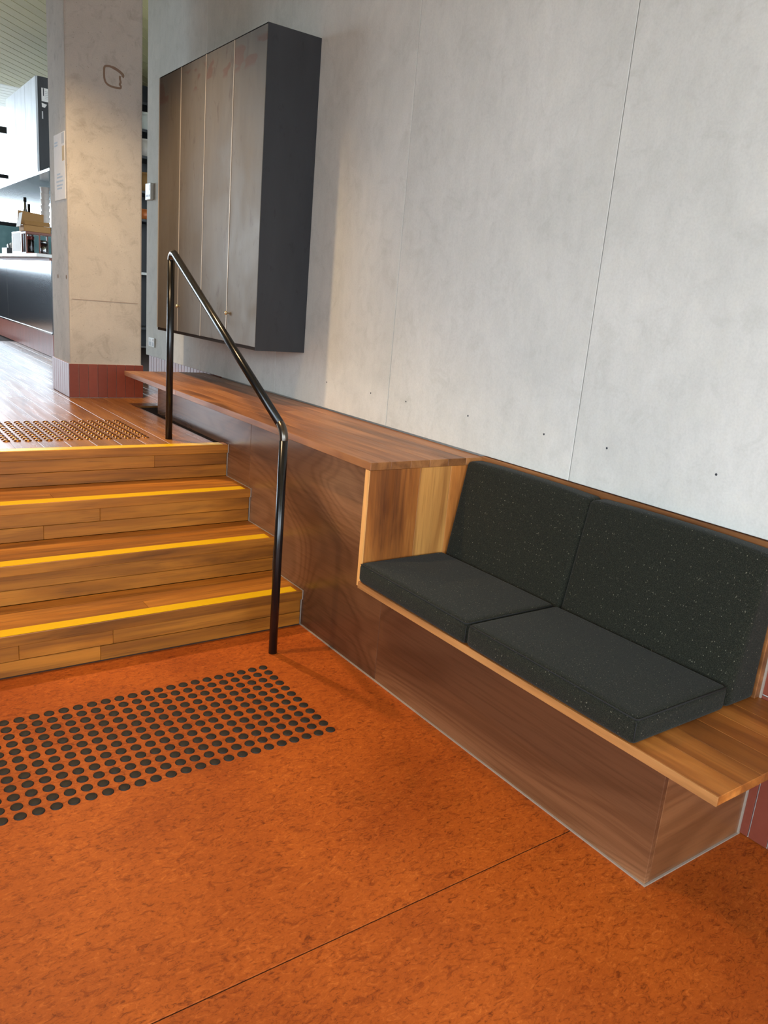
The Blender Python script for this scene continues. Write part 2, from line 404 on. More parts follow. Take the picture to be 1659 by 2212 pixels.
# right-hand wall: core, cement sheets, tile courses
wall = struct(box('wall_right', XT+0.008, XT+0.35, -3.2, YWE, -0.08, 4.0, M['grout'], None, 0))
tag(wall, 'right wall of pale cement sheets above maroon tiles')
edges = [-2.72, -1.52, -0.318, 0.8772, 2.0699, 3.263, 4.455, YWE+0.012]
box('sheet_backing', XT+0.0062, XT+0.0078, -2.7, YWE-0.01, ZCL+0.002, 3.98, M['joint'], wall, 0)
for a, b in zip(edges, edges[1:]):
    box('cement_sheet', XW, XT+0.006, a+0.0018, b-0.0018, ZCL, 3.99, M['cladding'], wall, 0.0015)
for y, z in [(2.652,1.086),(2.221,1.086),(1.922,1.087),(1.474,1.092),(1.029,1.093),(0.726,1.098),(0.299,1.099)]:
    o = lathe('screw', [(0.0, 0.0012), (0.0022, 0.001), (0.0042, 0.0)], M['print_dark'], wall, (XW-0.0005, y, z), 12)
    o.rotation_euler = (0, -math.pi/2, 0)
TP = 0.0625; TH = ZCL/4
def tiles_wall(y0, y1, courses, parent):
    n = int(round((y1-y0)/TP))
    for c in courses:
        for i in range(n):
            yy = y0+i*TP
            box('tile', XT, XT+0.009, yy+0.0024, yy+TP-0.0024, c*TH+0.003, (c+1)*TH-0.003, M['tile'], parent, 0.0012)
tiles_wall(-0.031-TP*16, -0.031+TP*2, range(4), wall)
tiles_wall(YWE-TP*24-0.004, YWE-0.004, [3], wall)
for c in range(1):      # end return of the tile course
    box('tile', XT+0.02, XT+0.09, YWE, YWE+0.008, 3*TH+0.002, 4*TH-0.002, M['tile'], wall, 0.001)

# remaining shell of the room, beyond the picture or at its far end
wf = struct(box('wall_far', -2.9, 2.6, 14.0, 14.15, -0.08, 1.55, M['navy'], None, 0))
box('window_sill', -6.5, -2.9, 14.0, 14.15, -0.08, 0.74, M['navy'], wf, 0); tag(wf, 'dark low wall under the far windows')
wl_ = struct(box('wall_left', -4.45, -4.3, -7, 2.1, -0.08, 0.7, M['plaster'], None, 0)); tag(wl_, 'grey wall with the big window left of the stairs')
box('window_head', -4.45, -4.3, -7, 2.1, 3.1, 3.9, M['plaster'], wl_, 0)
box('wall_pier', -4.45, -4.3, 0.2, 2.1, 0.7, 3.1, M['plaster'], wl_, 0)
box('wall_pier', -4.45, -4.3, -7, -5.0, 0.7, 3.1, M['plaster'], wl_, 0)
box('daylight_blocker_fin', -4.3, -3.1, 0.45, 0.60, 0.0, 3.9, M['plaster'], wl_, 0)  # added unseen fin, cuts the daylight reaching the wall beyond the stairs
wl2 = struct(box('wall_left_upper', -6.65, -6.5, 1.9, 10.5, -0.08, 3.9, M['plaster'], None, 0)); tag(wl2, 'plain grey wall left of the boarded floor')
box('wall_pier', -6.65, -6.5, 10.5, 14.15, -0.08, 1.2, M['plaster'], wl2, 0)
box('wall_return', -6.5, -4.3, 1.95, 2.1, -0.08, 3.9, M['plaster'], wl2, 0)
we = struct(box('wall_kitchen', 2.6, 2.75, 5.6, 14.15, -0.08, 4.3, M['plaster'], None, 0)); tag(we, 'plain grey wall behind the bar')
wr = struct(box('wall_rear', -4.45, XT+0.35, -7.15, -7.0, -0.08, 1.6, M['plaster'], None, 0)); tag(wr, 'low wall under the rear windows')
win = struct(box('window_1', -6.5, 2.6, 14.02, 14.08, 3.70, 3.80, M['dark_metal'], None, 0.004)); tag(win, 'far window wall with black frames')
for xx in (-6.4, -4.6, -2.8, -1.0, 0.60, 2.5): box('mullion', xx-0.03, xx+0.03, 14.02, 14.08, 1.55, 4.3, M['dark_metal'], win, 0.004)
for zz in (3.04, 2.3, 1.58): box('transom', -6.5, 2.6, 14.02, 14.08, zz-0.03, zz+0.03, M['dark_metal'], win, 0.004)
box('pane', 0.3, 2.6, 14.04, 14.05, 1.61, 2.27, M['teal_sky_filter'], win, 0)  # added filter sheet, dims the sky seen over the bar
gnd = struct(box('ground', -40, 40, -40, 50, -0.4, -0.1, M['ground'], None, 0)); tag(gnd, 'paved ground outside the windows')

# ceiling: diagonal boards, then a paler bay by the windows
ce = struct(box('ceiling', -6.5, 2.75, -7.1, 11.3, 4.0, 4.15, M['ceiling'], None, 0)); tag(ce, 'pale olive boarded ceiling')
ZK = 3.9
def diag_boards(name, x0, x1, y0, y1, pitch, sgn, mat, parent, z, gap=0.010):
    """boards at 45 degrees in plan, clipped to the rectangle"""
    d = pitch*math.sqrt(2); lo = y0-(x1-x0) if sgn > 0 else y0
    hi = y1 if sgn > 0 else y1+(x1-x0)
    n = int((hi-lo)/d)+2
    for i in range(n):
        a = lo+i*d; b = a+d-gap*math.sqrt(2)
        f = (lambda x: (x-x0)) if sgn > 0 else (lambda x: -(x-x0))
        poly = [(x0, a+f(x0)), (x1, a+f(x1)), (x1, b+f(x1)), (x0, b+f(x0))]
        for lim, keep in ((y0, 1), (y1, -1)):
            out = []
            for j in range(len(poly)):
                p, q = poly[j], poly[(j+1) % len(poly)]
                ip, iq = keep*(p[1]-lim) >= 0, keep*(q[1]-lim) >= 0
                if ip: out.append(p)
                if ip != iq:
                    tt = (lim-p[1])/(q[1]-p[1]); out.append((p[0]+tt*(q[0]-p[0]), lim))
            poly = out
            if len(poly) < 3: break
        if len(poly) < 3: continue
        cx = sum(p[0] for p in poly)/len(poly); cy = sum(p[1] for p in poly)/len(poly)
        bm = bmesh.new()
        lo_v = [bm.verts.new((p[0]-cx, p[1]-cy, 0)) for p in poly]; hi_v = [bm.verts.new((p[0]-cx, p[1]-cy, 0.02)) for p in poly]
        try:
            bm.faces.new(lo_v); bm.faces.new(hi_v)
            for j in range(len(poly)): bm.faces.new((lo_v[j], lo_v[(j+1) % len(poly)], hi_v[(j+1) % len(poly)], hi_v[j]))
        except ValueError: bm.free(); continue
        bmesh.ops.recalc_face_normals(bm, faces=bm.faces)
        mesh_obj(name, bm, mat, parent, (cx, cy, z))
diag_boards('ceiling_board', -1.5, 2.6, 6.0, 11.3, 0.14, 1, M['ceiling'], ce, ZK)
box('ceiling_lining', -6.5, -1.5, -7, 11.3, ZK, ZK+0.02, M['ceiling'], ce, 0)
box('ceiling_lining', -1.5, 2.6, -7, 6.0, ZK, ZK+0.02, M['ceiling'], ce, 0)
box('ceiling_backing', -1.5, 2.6, 6.0, 11.3, ZK+0.021, ZK+0.03, M['dark_gap'], ce, 0)
ce2 = struct(box('ceiling_bay', -6.5, 2.6, 11.3, 14.1, 4.12, 4.2, M['ceiling_white'], None, 0)); tag(ce2, 'white boarded ceiling bay by the far windows')
for i in range(14): box('ceiling_board', -1.5, 2.6, 11.32+i*0.2, 11.32+i*0.2+0.19, 4.09, 4.12, M['ceiling_white'], ce2, 0.002)

# ------------------------------------------------------------------ column
col = thing('column', (-0.14, 4.92, ZF), 'square concrete column with a skirting of maroon tiles on the upper floor', 'column')
CX0, CX1, CY0, CY1 = -0.390, 0.106, 4.683, 5.157
box('shaft', CX0, CX1, CY0, CY1, ZF, ZK, M['column'], col, 0.012, 2)
box('skirting_backing', CX0-0.003, CX1+0.003, CY0-0.003, CY1+0.003, ZF, ZCL+0.001, M['grout'], col, 0)
nx = 8; px = (CX1-CX0+0.02)/nx
for i in range(nx):
    xx = CX0-0.010+i*px
    box('tile', xx+0.0014, xx+px-0.0014, CY0-0.011, CY0-0.003, ZF+0.003, ZCL, M['tile'], col, 0.001)
for i in range(8):
    yy = CY0-0.003+i*0.0605
    box('tile', CX0-0.011, CX0-0.003, yy+0.0014, yy+0.0591, ZF+0.003, ZCL, M['tile'], col, 0.001)
    box('tile', CX1+0.003, CX1+0.011, yy+0.0014, yy+0.0591, ZF+0.003, ZCL, M['tile'], col, 0.001)
box('cast_joint', CX0+0.02, CX1-0.03, CY0-0.0012, CY0+0.002, 1.377, 1.382, M['sealant'], col, 0)
for yy in (4.745, 4.979):
    o = lathe('bolt_hole', [(0, 0.001), (0.013, 0.001), (0.015, 0)], M['mark'], col, (CX0-0.0002, yy, 1.52), 16); o.rotation_euler = (0, -math.pi/2, 0)
# old adhesive outline on the column's front
sx0, sx1, sz0, sz1 = -0.147, -0.025, 2.746, 2.862
path = [(0.96,0.60),(1.0,0.70),(0.90,0.80),(0.65,0.93),(0.35,1.0),(0.12,0.985),(0.02,0.90),(0.0,0.70),(0.0,0.50),(0.02,0.30),(0.09,0.14),(0.25,0.03),(0.50,-0.01),(0.75,0.0),(0.86,0.02),(0.88,0.12),(0.82,0.20),(0.87,0.32),(0.83,0.50),(0.84,0.66)]
bm = bmesh.new(); prev = None
PP = [Vector((sx0+(sx1-sx0)*a, 0, sz0+(sz1-sz0)*b)) for a, b in path]
fine = []
for i in range(len(PP)-1):
    p0, p1, p2, p3 = PP[max(i-1, 0)], PP[i], PP[i+1], PP[min(i+2, len(PP)-1)]
    for s in range(5):
        u = s/5; fine.append(0.5*((2*p1)+(-p0+p2)*u+(2*p0-5*p1+4*p2-p3)*u*u+(-p0+3*p1-3*p2+p3)*u**3))
ctr = Vector(((sx0+sx1)/2, CY0, (sz0+sz1)/2))
for i, p in enumerate(fine):
    t = (fine[min(i+1, len(fine)-1)]-fine[max(i-1, 0)]).normalized(); nrm = Vector((-t.z, 0, t.x))
    wd = 0.0062 if i > 18 else 0.0085
    q = p-Vector((ctr.x, 0, ctr.z))
    vs = [bm.verts.new(q+nrm*wd+Vector((0, y, 0))) for y in (-0.0012, 0.001)]+[bm.verts.new(q-nrm*wd+Vector((0, y, 0))) for y in (0.001, -0.0012)]
    if prev:
        for j in range(4): bm.faces.new((prev[j], prev[(j+1) % 4], vs[(j+1) % 4], vs[j]))
    prev = vs
bmesh.ops.recalc_face_normals(bm, faces=bm.faces)
mesh_obj('adhesive_mark', bm, M['mark'], col, ctr)

# poster on the column's left face
po = thing('poster', (CX0-0.002, 4.86, 2.02), 'white paper poster with faint blue print on the left face of the concrete column', 'poster')
box('sheet', CX0-0.003, CX0-0.0005, 4.712, 5.005, 2.018, 2.43, M['paper'], po, 0)
box('picture', CX0-0.0036, CX0-0.003, 4.725, 4.795, 2.36, 2.425, M['print_grey'], po, 0)
box('picture', CX0-0.0036, CX0-0.003, 4.725, 4.785, 2.255, 2.345, M['print_tan'], po, 0)
for i, (a, b, z) in enumerate([(4.90, 4.985, 2.38), (4.90, 4.985, 2.362), (4.84, 4.93, 2.18), (4.78, 4.93, 2.16), (4.76, 4.95, 2.135), (4.78, 4.94, 2.11), (4.80, 4.93, 2.09)]):
    box('print_line', CX0-0.0036, CX0-0.003, a, b, z-0.005, z+0.005, M['print_blue'], po, 0)

# ------------------------------------------------------------------ staircase
st = thing('staircase', (-1.6, 2.4, 0), 'four-riser timber staircase with yellow nosing strips up to the boarded floor', 'stairs')
XL = -4.2; XR = -0.004
rng = random.Random(11)
for k in range(4):
    yn = YN+k*GO; zt = RISE*(k+1); zb = RISE*k
    yr = yn+0.010                       # riser face
    yb = yn+GO+0.012 if k < 3 else yn+0.075   # back of the tread
    core = box('step', XL, XR-0.002, yr+0.012, yb+0.02 if k < 3 else yn+0.06, zb if k else 0.0, zt-0.022, M['subfloor'], st, 0)
    # nosing with the yellow strip let into it
    cuts = [XL, -2.6+0.3*rng.random(), -1.2+0.5*rng.random(), XR]
    box('nosing', XL, XR-0.002, yn, yn+0.0082, zt-0.045, zt, M['stair_x'], core, 0.002, 2)
    box('safety_strip', XL, XR-0.03, yn+0.0085, yn+0.0685, zt-0.02, zt+0.0012, M['yellow'], core, 0.0005)
    box('nosing_rail', XL, XR-0.002, yn+0.009, yr+0.02, zt-0.045, zt-0.021, M['stair_x'], core, 0.001)
    box('nosing_end', XR-0.0295, XR-0.002, yn+0.009, yn+0.0685, zt-0.02, zt, M['stair_x'], core, 0)
    # tread boards
    if k < 3:
        yy = yn+0.069
        ws = [0.084, 0.084, yb-yn-0.069-0.168]
        for wd in ws:
            cs = sorted([XL, XR-0.002]+[rng.uniform(-3.4, -0.5) for _ in range(2)])
            for a, b in zip(cs, cs[1:]):
                box('tread_board', a+0.0004, b-0.0004, yy+0.0005, yy+wd-0.0005, zt-0.02, zt, M['stair_x'], core, 0.0008)
            yy += wd
    else:
        box('landing_board', XL, -0.057, yn+0.069, 2.9595, zt-0.02, ZF, M['stair_x'], core, 0.0008)
    if k == 0: box('grime_joint', XL, XR-0.004, yr-0.003, yr-0.0014, 0.0, 0.005, M['subfloor'], core, 0)
    # riser boards
    zs = [zb+0.001, zb+0.067, zt-0.0455]
    for a, b in zip(zs, zs[1:]):
        cs = sorted([XL, XR-0.004]+[rng.uniform(-3.4, -0.3) for _ in range(2)])
        for p, q in zip(cs, cs[1:]):
            dy = rng.uniform(-0.0012, 0.0012)
            box('riser_board', p+0.0004, q-0.0004, yr+dy, yr+0.012, a+0.0009, b-0.0009, M['stair_x'], core, 0.0015)
    # sealant where the step meets the panel
    box('sealant_bead', XR-0.002, XR+0.002, yr-0.002, yr+0.004, zb, zt-0.045, M['sealant'], core, 0)
    box('sealant_bead', XR-0.002, XR+0.002, yn-0.002, yn+0.003, zt-0.045, zt+0.002, M['sealant'], core, 0)
    if k < 3: box('sealant_bead', XR-0.003, XR+0.002, yn, yb, zt-0.001, zt+0.002, M['sealant'], core, 0)

# ------------------------------------------------------------------ counter (at the wall) and bench
ct = thing('counter', (0.17, 2.9, 0), 'long brown timber counter along the cement wall under the steel cabinet', 'counter')
pw = (XW-XC)/6
rng = random.Random(5)
for i in range(6):
    a = XC+i*pw
    cs = [YC0]+sorted(rng.sample([1.9, 2.3, 2.6, 3.1, 3.4, 3.8], 1))+[YC1]
    for p, q in zip(cs, cs[1:]):
        box('top_plank', a+0.0002, a+pw-0.0002, p+0.0002, q-0.0002, ZC-0.03, ZC, M['counter_y'], ct, 0.0012)
# front panels of the base
for a, b in ((1.361, 2.62), (2.621, 4.03)):
    box('front_panel', 0.0, 0.018, a+0.0006, b-0.0006, 0.0, ZC-0.031, M['veneer_y'], ct, 0.001)
box('back_carcass', 0.018, 0.44, 1.40, 4.03, 0.05, ZC-0.032, M['dark_gap'], ct, 0)
# upright end boards beside the seat
sp = thing('seat_side_panel', (0.17, 1.36, ZS-0.03), 'upright honey timber boards closing the counter end beside the cushioned bench', 'panel')
xs_ = [-0.114, 0.128, 0.288, XW-0.02]
box('front_edge', -0.1175, -0.114, 1.351, 1.3795, ZS-0.027, ZC-0.031, M['pale_z'], sp, 0.0005)
for a, b, mt in zip(xs_, xs_[1:], ('board_dark', 'board_light', 'board_z')):
    box('side_board', a+0.0002, b-0.0002, 1.351, 1.3795, ZS-0.027 if a < 0 else ZS+0.001, ZC-0.031, M[mt], sp, 0.001)

be = thing('bench', (0.17, 0.6, 0), 'low brown timber bench built against the tiled wall, base under dark cushions', 'bench')
box('front_panel', 0.0, 0.018, 0.0005, 1.3604, 0.0, ZS-0.027, M['veneer_y'], be, 0.0012)
box('end_panel', 0.0184, XT-0.003, 0.0, 0.018, 0.0, ZS-0.027, M['veneer_x'], be, 0.0012)
bw = [0.098, 0.094, 0.100, 0.092, 0.098]; bw.append(XT-0.004-XS-sum(bw)); xx = XS
for i, wd in enumerate(bw):
    dy = rng.uniform(0, 0.0008)
    box('seat_plank', xx+0.0002, xx+wd-0.0002, YS0+dy, 1.350, ZS-0.026, ZS, M['seat_y'], be, 0.0014)
    xx += wd
box('front_lip', XS-0.0035, XS, YS0, 1.350, ZS-0.026, ZS-0.0003, M['pale_y'], be, 0.0006)
box('back_board', XT-0.03, XT-0.004, 0.028, 1.349, ZS+0.0005, ZCL-0.003, M['counter_y'], be, 0.0015)
box('sealant_bead', XT-0.006, XT-0.0002, 0.022, 0.0278, ZS, ZCL-0.003, M['sealant'], be, 0)
box('sealant_bead', -0.006, 0.0010, -0.006, 1.36, 0.0, 0.004, M['sealant'], be, 0)
box('sealant_bead', 0.0012, XT, -0.006, -0.0002, 0.0, 0.004, M['sealant'], be, 0)
box('sealant_bead', XT-0.008, XT-0.001, -0.005, 0.001, 0.004, ZS-0.03, M['sealant'], be, 0)
box('sealant_bead', -0.006, 0.001, 1.361, YN+0.01, 0.0, 0.004, M['sealant'], ct, 0)

# ------------------------------------------------------------------ cushions
def cushion_mesh(name, sx, sy, sz, r, puff, mat, parent, wloc, shear=None, nseg=(14, 26, 12)):
    """rounded, slightly domed block, centred; shear(x,z)->dx leans a face"""
    bm = bmesh.new()
    def params(n, h):
        e = [-h, -h+r*0.35, -h+r*0.8, -h+r*1.3]
        mid = [(-h+r*1.3)+(2*h-2.6*r)*i/(n-6) for i in range(1, n-6)]
        return e+mid+[-v for v in reversed(e)]
    hx, hy, hz = sx/2, sy/2, sz/2
    ax, ay, az = params(nseg[0], hx), params(nseg[1], hy), params(nseg[2], hz)
    V = {}
    def vert(p):
        k = tuple(round(c, 6) for c in p)
        if k in V: return V[k]
        q = Vector((max(-hx+r, min(hx-r, p[0])), max(-hy+r, min(hy-r, p[1])), max(-hz+r, min(hz-r, p[2]))))
        d = Vector(p)-q
        s = q+d.normalized()*r if d.length > 1e-9 else Vector(p)
        f = [max(0.0, 1-(abs(c)/h)**2.6) for c, h in zip(p, (hx, hy, hz))]
        if abs(p[0]) >= hx-1e-6: s.x += math.copysign(puff*f[1]*f[2], p[0])
        if abs(p[1]) >= hy-1e-6: s.y += math.copysign(0.0*f[0]*f[2], p[1])
        if p[2] >= hz-1e-6: s.z += puff*f[0]*f[1]
        if shear: s.x += shear(s.x/hx, s.z/hz)
        V[k] = bm.verts.new(s); return V[k]
    def face(A, B, fn):
        for a0, a1 in zip(A, A[1:]):
            for b0, b1 in zip(B, B[1:]):
                bm.faces.new([vert(fn(a, b)) for a, b in ((a0, b0), (a1, b0), (a1, b1), (a0, b1))])
    for s in (-1, 1):
        face(ax, ay, lambda a, b: (a, b, s*hz)); face(ax, az, lambda a, b: (a, s*hy, b)); face(ay, az, lambda a, b: (s*hx, a, b))
    bmesh.ops.recalc_face_normals(bm, faces=bm.faces)
    return mesh_obj(name, bm, mat, parent, wloc, True)
def seat_cushion(y0, y1, label):
    x0, x1, z0, z1 = -0.136, 0.285, ZS+0.0005, ZS+0.080
    c = ((x0+x1)/2, (y0+y1)/2, z0)
    t = thing('seat_cushion', c, label, 'cushion', 'charcoal seat cushions on the bench')
    cu = cushion_mesh('pad', x1-x0, y1-y0, z1-z0, 0.019, 0.009, M['fabric'], t, (c[0], c[1], (z0+z1)/2))
    pts = [(x0+0.003, y1-0.012, z1-0.004), (x0+0.003, (y0+y1)/2, z1-0.0035), (x0+0.003, y0+0.012, z1-0.004), (x0+0.006, y0+0.006, z1-0.004), (x0+0.012, y0+0.003, z1-0.004), (c[0], y0+0.0025, z1-0.0035), (x1-0.012, y0+0.003, z1-0.004)]
    tube('seam', pts, 0.0022, M['seam'], t, pts[0], 8)
    tube('seam', [(x0+0.0035, y0+0.0035, z1-0.012), (x0+0.0035, y0+0.0035, z0+0.012)], 0.0016, M['seam'], t, (x0+0.004, y0+0.004, z0+0.03), 8)
    return t
seat_cushion(0.7035, 1.3475, 'flat charcoal tweed seat cushion nearest the timber counter end')
seat_cushion(0.028, 0.7015, 'flat charcoal tweed seat cushion at the open end of the bench')
def back_cushion(y0, y1, label):
    x0, x1, z0, z1 = 0.296, 0.444, ZS+0.0005, 0.926
    c = ((x0+x1)/2, (y0+y1)/2, z0)
    t = thing('back_cushion', c, label, 'cushion', 'charcoal back cushions on the bench')
    lean = lambda u, v: (1-u)/2*(v+0.65)/1.65*0.072 if v > -0.65 else 0.0
    cushion_mesh('pad', x1-x0, y1-y0, z1-z0, 0.020, 0.010, M['fabric'], t, (c[0], c[1], (z0+z1)/2), lean, (12, 26, 22))
    xt = x0+0.072
    pts = [(xt+0.005, y1-0.014, z1-0.005), (xt+0.005, (y0+y1)/2, z1-0.0045), (xt+0.005, y0+0.014, z1-0.005)]
    tube('seam', pts, 0.0022, M['seam'], t, pts[0], 8)
    return t
back_cushion(0.6965, 1.346, 'upright charcoal tweed back cushion next to the timber counter end')
back_cushion(0.030, 0.6945, 'upright charcoal tweed back cushion at the open end of the bench')

# ------------------------------------------------------------------ handrail
XH, YH0, YH1, ZB, ZT, RR = -0.265, 1.7716, 3.0928, 0.979, 1.7045, 0.0185
hr = thing('handrail', (XH, YH0, 0), 'black bent steel tube handrail beside the timber stairs', 'handrail')
def arc(p, a, b, rad, n=8):
    """fillet at corner p between directions to a and b"""
    p, a, b = Vector(p), Vector(a), Vector(b); u, v = (a-p).normalized(), (b-p).normalized()
    ang = u.angle(v); d = rad/math.tan(ang/2); s, e = p+u*d, p+v*d
    cen = p+(u+v).normalized()*(rad/math.sin(ang/2)); o = []
    for i in range(n+1):
        f = i/n; q = (s-cen).lerp(e-cen, f); 
        w_ = math.pi-ang; q = ((s-cen)*math.sin((1-f)*w_)+(e-cen)*math.sin(f*w_))/math.sin(w_)
        o.append(cen+q)
    return o
A, B, C_, D_ = (XH, YH0, 0.0), (XH, YH0, ZB+0.012), (XH, YH1, ZT), (XH, YH1, ZF)
b1 = arc(B, A, C_, 0.07); b2 = arc(C_, B, D_, 0.032)
tube('lower_post', [A, (XH, YH0, 0.4), b1[0]], RR, M['tube'], hr, A, 20)
tube('lower_bend', b1, RR, M['tube_bend'], hr, b1[4], 20, False)
tube('sloping_rail', [b1[-1], (Vector(b1[-1])+Vector(b2[0]))/2, b2[0]], RR, M['tube'], hr, b1[-1], 20)
tube('upper_bend', b2, RR, M['tube_bend'], hr, b2[4], 20, False)
tube('upper_post', [b2[-1], (XH, YH1, 1.2), D_], RR, M['tube'], hr, D_, 20)

# ------------------------------------------------------------------ wall cabinet (steel lockers)
LX, LY0, LY1, LZ0, LZ1 = 0.1493, 2.9214, 4.4823, 1.2244, 2.8181
lk = thing('wall_cabinet', (0.3, 3.7, LZ0), 'tall patinated steel cabinet with four doors hung on the cement wall above the counter', 'cabinet')
box('carcass', LX+0.022, XW-0.0005, LY0+0.0025, LY1, LZ0+0.001, LZ1-0.001, M['dark_gap'], lk, 0)
box('end_panel', LX, XW-0.0005, LY0, LY0+0.0022, LZ0-0.006, LZ1, M['locker_side'], lk, 0.0005)
box('top_panel', LX, XW-0.0005, LY0+0.0022, LY1, LZ1-0.001, LZ1+0.001, M['locker_side'], lk, 0)
box('bottom_rail', LX+0.004, LX+0.02, LY0+0.003, LY1, LZ0-0.006, LZ0+0.0115, M['dark_gap'], lk, 0.001)
seams = [LY0+0.004, 3.316, 3.7025, 4.095, LY1]
for i, (a, b) in enumerate(zip(seams, seams[1:])):
    d = box('door', LX, LX+0.02, a+0.0012, b-0.0065, LZ0+0.012, LZ1-0.004, M['locker_door'], lk, 0.001)
    box('door_lip', LX-0.003, LX+0.02, b-0.0064, b-0.0008, LZ0+0.012, LZ1-0.004, M['locker_lip'], d, 0.0004)
    if i in (0, 2):
        kb = lathe('knob', [(0.004, 0), (0.004, 0.008), (0.009, 0.012), (0.011, 0.017), (0.009, 0.022), (0, 0.024)], M['brass_knob'], d, (LX, b-0.03 if i == 0 else b-0.03, 1.398), 16)
        kb.rotation_euler = (0, -math.pi/2, 0)
for y0, y1, z0, z1 in ((3.36, 3.52, 2.71, 2.77), (3.06, 3.28, 2.72, 2.77), (3.06, 3.30, 2.63, 2.66), (3.46, 3.62, 2.66, 2.70)):
    pass

# thermostat and socket
th = thing('thermostat', (XW, 5.526, 2.167), 'white wall thermostat left of the steel cabinet', 'thermostat')
box('case', XW-0.030, XW-0.0004, 5.462, 5.585, 2.167, 2.292, M['white_plastic'], th, 0.004, 2)
box('display', XW-0.0312, XW-0.030, 5.49, 5.565, 2.235, 2.278, M['lcd'], th, 0)
for i in range(3): box('button', XW-0.0318, XW-0.030, 5.485+i*0.03, 5.505+i*0.03, 2.19, 2.205, M['grey_plastic'], th, 0)
so = thing('power_socket', (XW, 5.467, 1.022), 'white double power socket low on the wall beside the handrail top', 'socket')
box('plate', XW-0.012, XW-0.0004, 5.398, 5.536, 1.022, 1.095, M['white_plastic'], so, 0.003, 2)
for yy in (5.432, 5.50):
    box('outlet', XW-0.0132, XW-0.012, yy-0.018, yy+0.018, 1.03, 1.062, M['grey_plastic'], so, 0)
    box('switch', XW-0.0145, XW-0.012, yy-0.007, yy+0.007, 1.07, 1.086, M['paper'], so, 0.001)

# ------------------------------------------------------------------ tactile studs
stud_prof = [(0.0180, 0.0), (0.0178, 0.0016), (0.0160, 0.0034), (0.0130, 0.0042), (0.0122, 0.0039), (0.0114, 0.0042), (0.0060, 0.0048), (0.0, 0.0050)]
sm = lathe('tactile_stud', stud_prof, M['rubber'], None, (0, 0, 0), 20, True, True)
for i in range(23):
    for j in range(12):
        o = bpy.data.objects.new('tactile_stud', sm); reg(o, None, None, (-0.3673-0.05*i, 1.6588-0.05*j, 0.0))
        tag(o, 'round black tactile stud on the orange floor at the foot of the stairs', 'tactile stud', 'black tactile studs on the orange floor')
bs = lathe('bronze_tactile_stud', [(0.0175, 0.0), (0.0172, 0.002), (0.0158, 0.0038), (0.0125, 0.0054), (0.008, 0.0064), (0.004, 0.0069), (0.0, 0.007)], M['brass'], None, (0, 0, 0), 20, True, True)
for i in range(18):
    for j in range(12):
        o = bpy.data.objects.new('bronze_tactile_stud', bs); reg(o, None, None, (-0.372-0.05*i, 3.147+0.05*j, ZF))
        tag(o, 'round bronze tactile stud on the timber boards at the head of the stairs', 'tactile stud', 'bronze tactile studs on the boarded floor')

# ------------------------------------------------------------------ bar in the background
ba = thing('bar_counter', (0.5, 9.2, ZF), 'stainless steel fronted bar counter with white top beyond the column', 'bar counter')
for a, b in ((7.56, 9.88), (9.884, 12.2)):
    box('front_panel', 0.140, 0.152, a, b, ZCL+0.012, 1.665, M['stainless'], ba, 0.002)
box('body', 0.152, 0.78, 7.56, 12.2, ZF, 1.665, M['dark_metal'], ba, 0.002)
box('end_panel', 0.145, 0.78, 7.535, 7.559, ZCL, 1.665, M['dark_metal'], ba, 0.002)
box('kick_rail', 0.128, 0.150, 7.54, 12.2, ZCL-0.006, ZCL+0.012, M['stainless'], ba, 0.002)
box('worktop', 0.0, 0.82, 7.52, 12.2, 1.69, 1.722, M['white_top'], ba, 0.003)
box('worktop_packing', 0.12, 0.8, 7.53, 12.2, 1.665, 1.69, M['case_wood'], ba, 0)
for i in range(60):
    yy = 7.54+i*TP
    box('tile', 0.140, 0.1515, yy+0.0012, yy+TP-0.0012, ZF+0.004, ZCL-0.007, M['tile'], ba, 0)

sh = thing('hanging_shelf', (0.5, 9.0, 2.49), 'stainless steel shelf hanging over the bar under the far steel cabinet', 'shelf')
box('shelf_plate', 0.12, 0.95, 7.45, 11.5, 2.485, 2.515, M['stainless'], sh, 0.003)
for yy in (7.75, 11.2): box('hanger', 0.85, 0.88, yy, yy+0.03, 2.515, 3.9, M['dark_metal'], sh, 0.002)
c2 = thing('hanging_cabinet', (0.5, 8.8, 2.52), 'steel cabinet with a bright reflection painted into its doors, standing on the shelf above the far bar', 'cabinet')
box('carcass', 0.16, 0.8, 8.05, 9.55, 2.517, 3.41, M['dark_metal'], c2, 0.002)
for a, b in ((8.033, 8.54), (8.543, 9.05), (9.053, 9.56)): box('door', 0.140, 0.16, a, b, 2.520, 3.412, M['steel_painted_sheen'], c2, 0.002)
box('end_panel', 0.16, 0.8, 8.03, 8.05, 2.518, 3.412, M['locker_side'], c2, 0.001)
n1 = thing('paper_note', (0.23, 8.03, 3.19), 'white printed notice pinned to the end of the far cabinet', 'notice')
box('sheet', 0.193, 0.275, 8.027, 8.0295, 3.19, 3.312, M['paper'], n1, 0)
box('print', 0.207, 0.216, 8.0262, 8.027, 3.24, 3.31, M['print_dark'], n1, 0)
for i in range(5): box('print_line', 0.224, 0.268, 8.0262, 8.027, 3.215+i*0.016, 3.221+i*0.016, M['print_grey'], n1, 0)
bm = bmesh.new(); tri = [(-0.025, 0.02), (0.025, 0.01), (0.005, -0.02), (-0.022, -0.018)]
f0 = [bm.verts.new((x, 0, z)) for x, z in tri]; f1 = [bm.verts.new((x, 0.002, z)) for x, z in tri]
bm.faces.new(f0); bm.faces.new(f1[::-1])
for j in range(4): bm.faces.new((f0[j], f0[(j+1) % 4], f1[(j+1) % 4], f1[j]))
bmesh.ops.recalc_face_normals(bm, faces=bm.faces)
